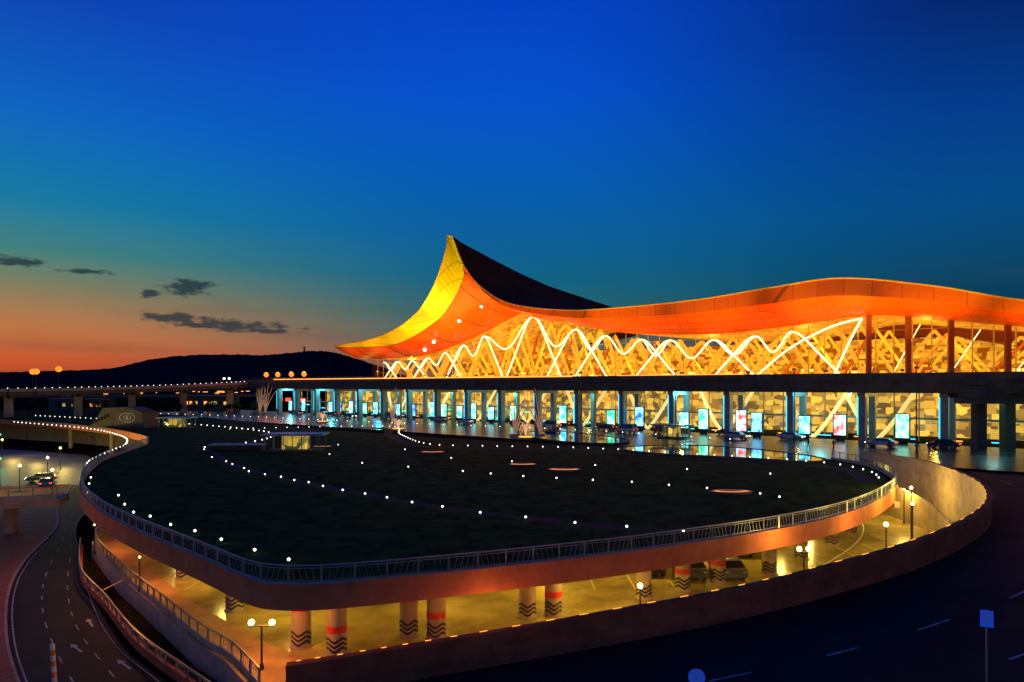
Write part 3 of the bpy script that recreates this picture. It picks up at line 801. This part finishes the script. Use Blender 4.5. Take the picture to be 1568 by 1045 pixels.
for k in range(110):
    t=random.random(); x=-600+480*t;y=420-90*t-6.5
    b.box((x,y,3.4+3*t+random.uniform(-.4,.8)),(random.uniform(.4,2.5),.3,.3),0,1)
b.obj()
bw_=[(-165,262,30,5,4.5),(-205,250,26,6,4),(-118,268,22,6,5.5),(-250,240,34,5,4)]
for x,y,wx,wy,hh in bw_:
    e=empty('service_building',(x,y,0),-.35)
    b=MB('walls',[M['deck'],M['ledorange'],M['cellglow'],M['darkmetal']])
    b.box((0,0,hh/2),(wx,wy,hh),0,0); b.box((0,0,hh+.15),(wx+.8,wy+.8,.3),0,3)
    for k in range(int(wx/2.4)):
        xx=-wx/2+1.4+k*2.4
        b.box((xx,-wy/2-.03,hh*.55),(1.5,.08,1.2),0,random.choice((1,2,2,3,3)))
    b.obj(e)
random.seed(9)
b=MB('tree_line',[M['foliage'],mat('bark',(0.03,0.022,0.016),.9)])
for k in range(70):
    t=k/69; x=-290+200*t+random.uniform(-2,2); y=215+35*t+random.uniform(-7,7); hh=random.uniform(2.6,5.2)
    b.cyl((x,y,0),(x+random.uniform(-.2,.2),y,hh*.6),.14,.07,5,1)
    for j in range(3): b.cyl((x,y,hh*.4),(x+random.uniform(-1,1),y+random.uniform(-1,1),hh*.8),.06,.03,4,1)
    lobes=[(random.uniform(-.9,.9),random.uniform(-.9,.9),hh*random.uniform(.5,.9),random.uniform(.6,1.1)) for _ in range(5)]
    for j in range(110):
        lx,ly,lz,lr=random.choice(lobes)
        v=Vector((random.gauss(0,1),random.gauss(0,1),random.gauss(0,1))).normalized()*lr*random.uniform(.5,1.1)
        c=Vector((x+lx,y+ly,lz))+v; u1=Vector((random.gauss(0,1),random.gauss(0,1),random.gauss(0,1))).normalized()*.22; u2=u1.orthogonal().normalized()*.16
        b.quad(c-u1-u2,c+u1-u2,c+u1+u2,c-u1+u2,0)
b.obj()

# ---------------------------------------------------------------- lamps
def street_lamp(x,y,zb,zt,arms=2,mt='lampwarm',P=120,col=YEL,r=.2,span=.55,rz=0):
    e=empty('street_lamp',(x,y,zb),rz); h=zt-zb
    b=MB('pole',[M['darkmetal'],M[mt]])
    b.cyl((0,0,0),(0,0,.3),.12,.1,10); b.cyl((0,0,.3),(0,0,h),.06,.045,10)
    xs=(-span,span) if arms==2 else (0,)
    if arms==2: b.cyl((-span,0,h),(span,0,h),.035,.035,8)
    for q_ in xs:
        b.cyl((q_,0,h-.05),(q_,0,h+.06),.1,.06,8); b.ball((q_,0,h+.06+r*.7),r,1,12,8)
    b.obj(e)
    if P: lamp('lamp_light',(0,0,h+r*2+.35),P,col,.15,e)
street_lamp(-13.2,36,-5,-2.7,2,P=460,col=SOD,r=.17)
street_lamp(7.6,40.5,-5,-2.1,1,P=400,r=.17,col=SOD)
street_lamp(18.9,44.2,-5,-.8,2,P=420,r=.17,span=.3,col=WARM)
street_lamp(27.4,50,-5,-.4,1,P=550,r=.18,col=WARM)
street_lamp(33.2,56.6,-5,0,1,P=900,r=.16,col=YEL)
street_lamp(36.6,62.6,-5,.4,1,P=1000,r=.15,col=YEL)
street_lamp(42.5,74,-5,-1.5,1,P=1400,r=.12,col=YEL)
street_lamp(-27,49.5,-5,-2.6,1,P=460,r=.08,col=SOD)
street_lamp(-37,60.5,-5,-2.5,1,P=440,r=.08,col=SOD)
street_lamp(-1,35.4,-5,-3.2,1,P=300,r=.07,col=SOD)  # extra lamp added in the strip to brighten the fascia
street_lamp(-44,46,-6.3,-1.5,1,P=500,r=.1,col=SOD)
for x,y,zb,zt in ((-133.4,190,7,13.1),(-131,188,7,13.1),(-125.5,189,7,13.8)): street_lamp(x,y,zb,zt,1,'lamporange',P=0,r=.8)
for s0 in (194,186,177,169): 
    p=F(s0,15,0); street_lamp(p.x,p.y,11,13.0,1,'lamporange',P=900,col=(1,.22,.04),r=.85)
p=F(222,10,0); street_lamp(p.x-6,p.y,10,12.2,2,'head',P=0,r=.4,span=1)
random.seed(11)
pl=[(-75,104,0),(-84,112,1),(-95,122,0),(-88,133,2),(-104,138,1),(-112,150,0),(-78,96,1),(-66,98,2),(-90,105,0),(-120,160,1),(-83,122,2),(-99,110,0)]
for i,(x,y,k) in enumerate(pl):
    street_lamp(x,y,-6.4,-6.4+random.uniform(3,5),1,('lampwarm','green','lampwarm')[k],P=520 if i%2==0 else 0,col=((.85,.8,.12),(.3,1,.35),YEL)[k],r=.22)
for k in range(5):
    lamp('underpass_light',(-70-k*11,124+k*8,-1.6),1700,YEL,.3,gar)
b=MB('plaza_pavement',[mat('plaza_asphalt',(.06,.055,.04),.5,var=.4,scale=.3)]); b.poly([(-64,100,-6.385),(-66,120,-6.385),(-100,160,-6.385),(-190,205,-6.385),(-230,180,-6.385),(-160,110,-6.385),(-85,80,-6.385)]); b.obj(tri=True)
b=MB('underpass_back_wall',[M['concrete']]); P_=[Vector((p.x+9,p.y+7,0)) for p in rim[108:]]
b.strip([Vector((p.x,p.y,-6.4)) for p in P_],[Vector((p.x,p.y,-1)) for p in P_]); b.obj(gar)
for i in range(112,140,4):
    p=rim[i]; b=MB('underpass_column',[M['concrete'],M['peel']]); b.cyl((p.x+2.4,p.y+1.8,-6.4),(p.x+2.4,p.y+1.8,-1),.5,.5,16); b.cyl((p.x+2.4,p.y+1.8,-5.6),(p.x+2.4,p.y+1.8,-5.2),.51,.51,16,1,False); b.obj(gar)

# ---------------------------------------------------------------- vehicles
def car(x,y,z0,rz,col,lights=True,van=False):
    e=empty('parked_car' if not lights else 'car',(x,y,z0),rz)
    pm=mat('car_paint',col,.25,.3,var=.05)
    b=MB('body',[pm,M['carglass'],M['black'],M['head'],M['tail'],M['metal']])
    H=1.95 if van else 1.45
    prof=[(-2.2,.35),(-2.25,.75),(-2.1,.95),(-1.75,1.0),(-1.2,H-.05),(-.9,H),(.3,H),(.6,H-.05),(1.2,.98),(2.0,.82),(2.2,.6),(2.2,.35)]
    if van: prof=[(-2.2,.35),(-2.25,1.0),(-2.2,1.3),(-2.15,1.35),(-2.05,H-.05),(-1.9,H),(.7,H),(1.0,H-.08),(1.6,1.1),(2.1,.95),(2.25,.7),(2.2,.35)]
    def wd(zv): return .9 if zv<1.02 else .9-.18*(zv-1.0)/(H-1.0)
    n=len(prof)
    for k in range(n):
        a=prof[k];c=prof[(k+1)%n]; gm=1 if k in(3,7) else 0
        b.quad((a[0],-wd(a[1]),a[1]),(a[0],wd(a[1]),a[1]),(c[0],wd(c[1]),c[1]),(c[0],-wd(c[1]),c[1]),gm)
    for sd in(-1,1):
        b.poly([(p[0],sd*wd(p[1]),p[1]) for p in (prof if sd<0 else prof[::-1])],0)
        w0=[(prof[3][0]+.2,1.05),(prof[4][0]+.12,H-.12),(prof[7][0]-.1,H-.12),(prof[8][0]-.25,1.05)]
        b.poly([(p[0],sd*(wd(p[1])+.006),p[1]) for p in w0],1)
        b.box((0,sd*.87,1.25),(.07,.06,.4),0,0)
        for wx in(-1.35,1.35):
            b.cyl((wx,sd*.72,.33),(wx,sd*.93,.33),.33,.33,14,2); b.cyl((wx,sd*.93,.33),(wx,sd*.94,.33),.2,.2,10,5)
        b.box((2.2,sd*.65,.66),(.06,.35,.14),0,3 if lights else 5)
        b.box((-2.25,sd*.68,.8),(.06,.3,.14),0,4 if lights else 5)
        b.box((.95,sd*.98,1.0),(.12,.16,.12),0,0)
    b.obj(e,tri=True)
cl=[(.3,.3,.32),(.03,.03,.035),(.3,.02,.02),(.4,.4,.4),(.05,.08,.2),(.12,.12,.13)]
random.seed(2)
for s0,o_ in ((62,17),(50,12.5),(36,12.5),(18,17.5),(10,12.2),(76,12.6),(90,17),(104,12.5),(-6,17),(-14,13),(125,13),(140,17),(155,13),(170,17),(24,8),(42,17),(66,8.5)):
    p=F(s0,o_,.02); car(p.x,p.y,.02,RZ+(math.pi if random.random()<.3 else 0),random.choice(cl),True,random.random()<.35)
for x,y,r_ in ((14,54,1.57),(11,55,1.57),(20,61,1.57),(-9,52,1.5),(5,55,1.57),(17,54,1.57)):
    car(x,y,-4.99,r_,random.choice(cl[:2]+cl[3:]),False)
for (x,y) in ((-84,106),(-90,112),(-98,124),(-104,130),(-75,110),(-110,142),(-118,150),(-80,116),(-92,100)):
    car(x,y,-6.38,random.choice((0.5,2.1,3.6,-1)),random.choice((cl[1],cl[5],cl[4],cl[2])),True)

# ---------------------------------------------------------------- roof pavilions
def pavilion(name,x,y,wd_,dp,h,rz):
    e=empty(name,(x,y,.12),rz); b=MB('shell',[M['deck'],M['glass'],M['metal'],M['cyan'],M['cellglow']])
    b.box((0,0,h),(wd_+1,dp+1,.25),0,2); b.box((0,0,.1),(wd_,dp,.2),0,0)
    b.box((0,0,h/2+.1),(wd_*.45,dp*.5,h-.4),0,4)
    for a in range(7):
        xx=-wd_/2+wd_*a/6
        for yy in(-dp/2,dp/2): b.beam((xx,yy,.2),(xx,yy,h-.12),.1,.1,2)
    b.box((0,-dp/2,h/2),(wd_-.1,.04,h-.4),0,1)
    b.obj(e)
pavilion('glass_pavilion',-32.6,103,8,4,2.5,.05); pavilion('glass_pavilion',-77,157,6.5,4,2.4,0)
pavilion('glass_pavilion',30,128,6,3,2.4,RZ)
e=empty('wedge_pavilion',(-91,160,.12),-.1); b=MB('shell',[M['deck'],M['carglass'],M['white'],M['metal']])
pr=[(-7,0),(-5.2,1.2),(-3,4.6),(3,4.8),(6.5,3.6),(7,0)]
for y_ in(-3,3): b.poly([(p[0],y_,p[1]) for p in (pr if y_<0 else pr[::-1])],0)
for k in range(len(pr)):
    a=pr[k];c=pr[(k+1)%len(pr)]; b.quad((a[0],-3,a[1]),(a[0],3,a[1]),(c[0],3,c[1]),(c[0],-3,c[1]),1 if k==1 else 0)
for k in range(6): b.box((-5.4+k*.75,-3.04,1.3+k*.3),(.5,.05,.9),0,1)
for r0 in(1.5,.7):
    P=[(3+r0*1.25*math.cos(t*math.pi/12),-3.05,2.4+r0*.7*math.sin(t*math.pi/12)) for t in range(25)]; b.tube(P,.07,5,2)
b.ball((3,-3.05,2.4),.28,2)
b.obj(e,tri=True)
b=MB('ramp_canopy',[M['metal'],M['deck']]); b.box((-42,104.5,.9),(8,2.4,.18),0,0); b.box((-42,104.9,.45),(7.6,1.6,.7),0,1); b.obj()
b=MB('barrier_fence',[M['metal']])
for k in range(14):
    p=F(36+k*1.0,27,0); b.beam(p,p+Vector((0,0,2.2)),.08,.08)
    if k<13:
        p2=F(37+k,27,0)
        for zz in(.4,1.3,2.2): b.beam(p+Vector((0,0,zz)),p2+Vector((0,0,zz)),.05,.05)
b.obj()

# ---------------------------------------------------------------- signs
def sign(name,x,y,zb,zc,w_,h_,rz,rnd=False):
    e=empty(name,(x,y,zb),rz); b=MB('panel',[M['metal'],M['blue'],M['white']]); t=zc-zb
    b.cyl((0,0,0),(0,0,t+h_/2),.04,.04,10,0)
    if rnd: b.cyl((0,-.06,t),(0,-.04,t),w_/2,w_/2,28,1); b.cyl((0,-.04,t),(0,-.03,t),w_/2+.02,w_/2+.02,28,2)
    else: b.box((0,-.05,t),(w_,.02,h_),0,1)
    y0=-.065
    b.quad((-.035,y0,t-h_*.3),(.035,y0,t-h_*.3),(.035,y0,t+h_*.1),(-.035,y0,t+h_*.1),2)
    b.poly([(-.11,y0,t+h_*.08),(.11,y0,t+h_*.08),(0,y0,t+h_*.32)],2)
    b.obj(e)
sign('traffic_sign',17.8,25.6,-1.6,1.25,.42,.62,-.5)
sign('traffic_sign',5.95,22,-3.8,.6,.5,.5,-.2,True)
b=MB('hazard_marker_post',[M['orange'],M['white'],M['black']])
for k in range(8): b.cyl((-24.7-.02*k,36.9,-6.4+k*.3),(-24.72-.02*k,36.9,-6.1+k*.3),.12,.12,12,k%2)
b.box((-24.7,36.9,-6.35),(.6,.6,.1),0,2); b.obj()

# ---------------------------------------------------------------- pedestrians
def person(x,y,z0,rz,ph):
    me=bpy.data.meshes.new('body')
    a=.22*ph
    V_=[(0,0,.95),(0,0,1.2),(0,0,1.42),(0,0,1.52),(.02,0,1.64),(.02,0,1.75),
        (0,.1,.9),(a,.1,.5),(a*1.2-.08,.1,.06),(a*1.2+.12,.1,.03),
        (0,-.1,.9),(-a*.7,-.1,.5),(-a*1.6,-.1,.08),(-a*1.6+.18,-.1,.03),
        (0,.2,1.42),(-a*.6,.25,1.12),(.05,.25,.88),(0,-.2,1.42),(a*.6,-.25,1.12),(a+.1,-.25,.9)]
    Ed=[(0,1),(1,2),(2,3),(3,4),(4,5),(0,6),(6,7),(7,8),(8,9),(0,10),(10,11),(11,12),(12,13),(2,14),(14,15),(15,16),(2,17),(17,18),(18,19)]
    R=[.15,.14,.15,.06,.1,.08,.1,.07,.05,.04,.1,.07,.05,.04,.07,.05,.04,.07,.05,.04]
    me.from_pydata(V_,Ed,[])
    me.materials.append(M['cloth'])
    o=bpy.data.objects.new('pedestrian',me); C.objects.link(o); o.location=(x,y,z0); o.rotation_euler[2]=rz
    o.modifiers.new('skin','SKIN')
    if me.skin_vertices:
        for i,sv in enumerate(me.skin_vertices[0].data): sv.radius=(R[i],R[i]); sv.use_root=(i==0)
    s2=o.modifiers.new('sub','SUBSURF'); s2.levels=1; s2.render_levels=2
for x,y,r_,ph in ((59,99.5,0,1),(60.5,99,.3,.7),(62.5,99.8,3,1),(64.2,99,2.8,.8),(57,103,1,1),(49,104,0,.6),(46,106,3,1),(66,98,0,.9)):
    person(x,y,.03,r_,ph)

# ---------------------------------------------------------------- hills
b=MB('hills',[mat('hill_forest',(0.024,0.02,0.026),1.0,var=.4,scale=.01,spec=0)])
def hillrow(pts,Yd,depth,wob):
    P=cat([(x*Yd/1045,Yd,max(-6,10+h*Yd/1045)) for x,h in pts],14)
    random.seed(4)
    top=[Vector((p.x,p.y,p.z+random.uniform(-wob,wob))) for p in P]
    fr=[Vector((p.x*.86,p.y*.82,-8)) for p in P]; md=[Vector((t.x*.94,t.y*.93,-8+(t.z+8)*.6+random.uniform(-wob,wob)*2)) for t in top]; bk=[Vector((p.x,p.y+depth,-8)) for p in P]
    b.strip(fr,md);b.strip(md,top); b.strip(top,bk)
hillrow([(-1500,14),(-1100,18),(-784,20),(-700,22),(-614,26),(-550,40),(-484,46),(-420,47),(-380,46),(-344,49),(-310,52),(-280,51),(-250,44),(-200,28),(-150,12),(0,-5),(400,-5)],3000,600,1.8)
hillrow([(-1500,8),(-900,14),(-784,20),(-740,17),(-650,12),(-550,16),(-450,24),(-350,18),(-200,8),(0,-5)],1800,400,1.2)
b.obj(smooth=False)
b=MB('hilltop_tower',[M['darkmetal']]); b.cyl((-913,3000,150),(-913,3000,172),4,3,8); b.cyl((-913,3000,172),(-913,3000,178),7,4,8); b.obj()

scene.view_settings.view_transform='Standard'; scene.view_settings.look='None'; scene.view_settings.exposure=0
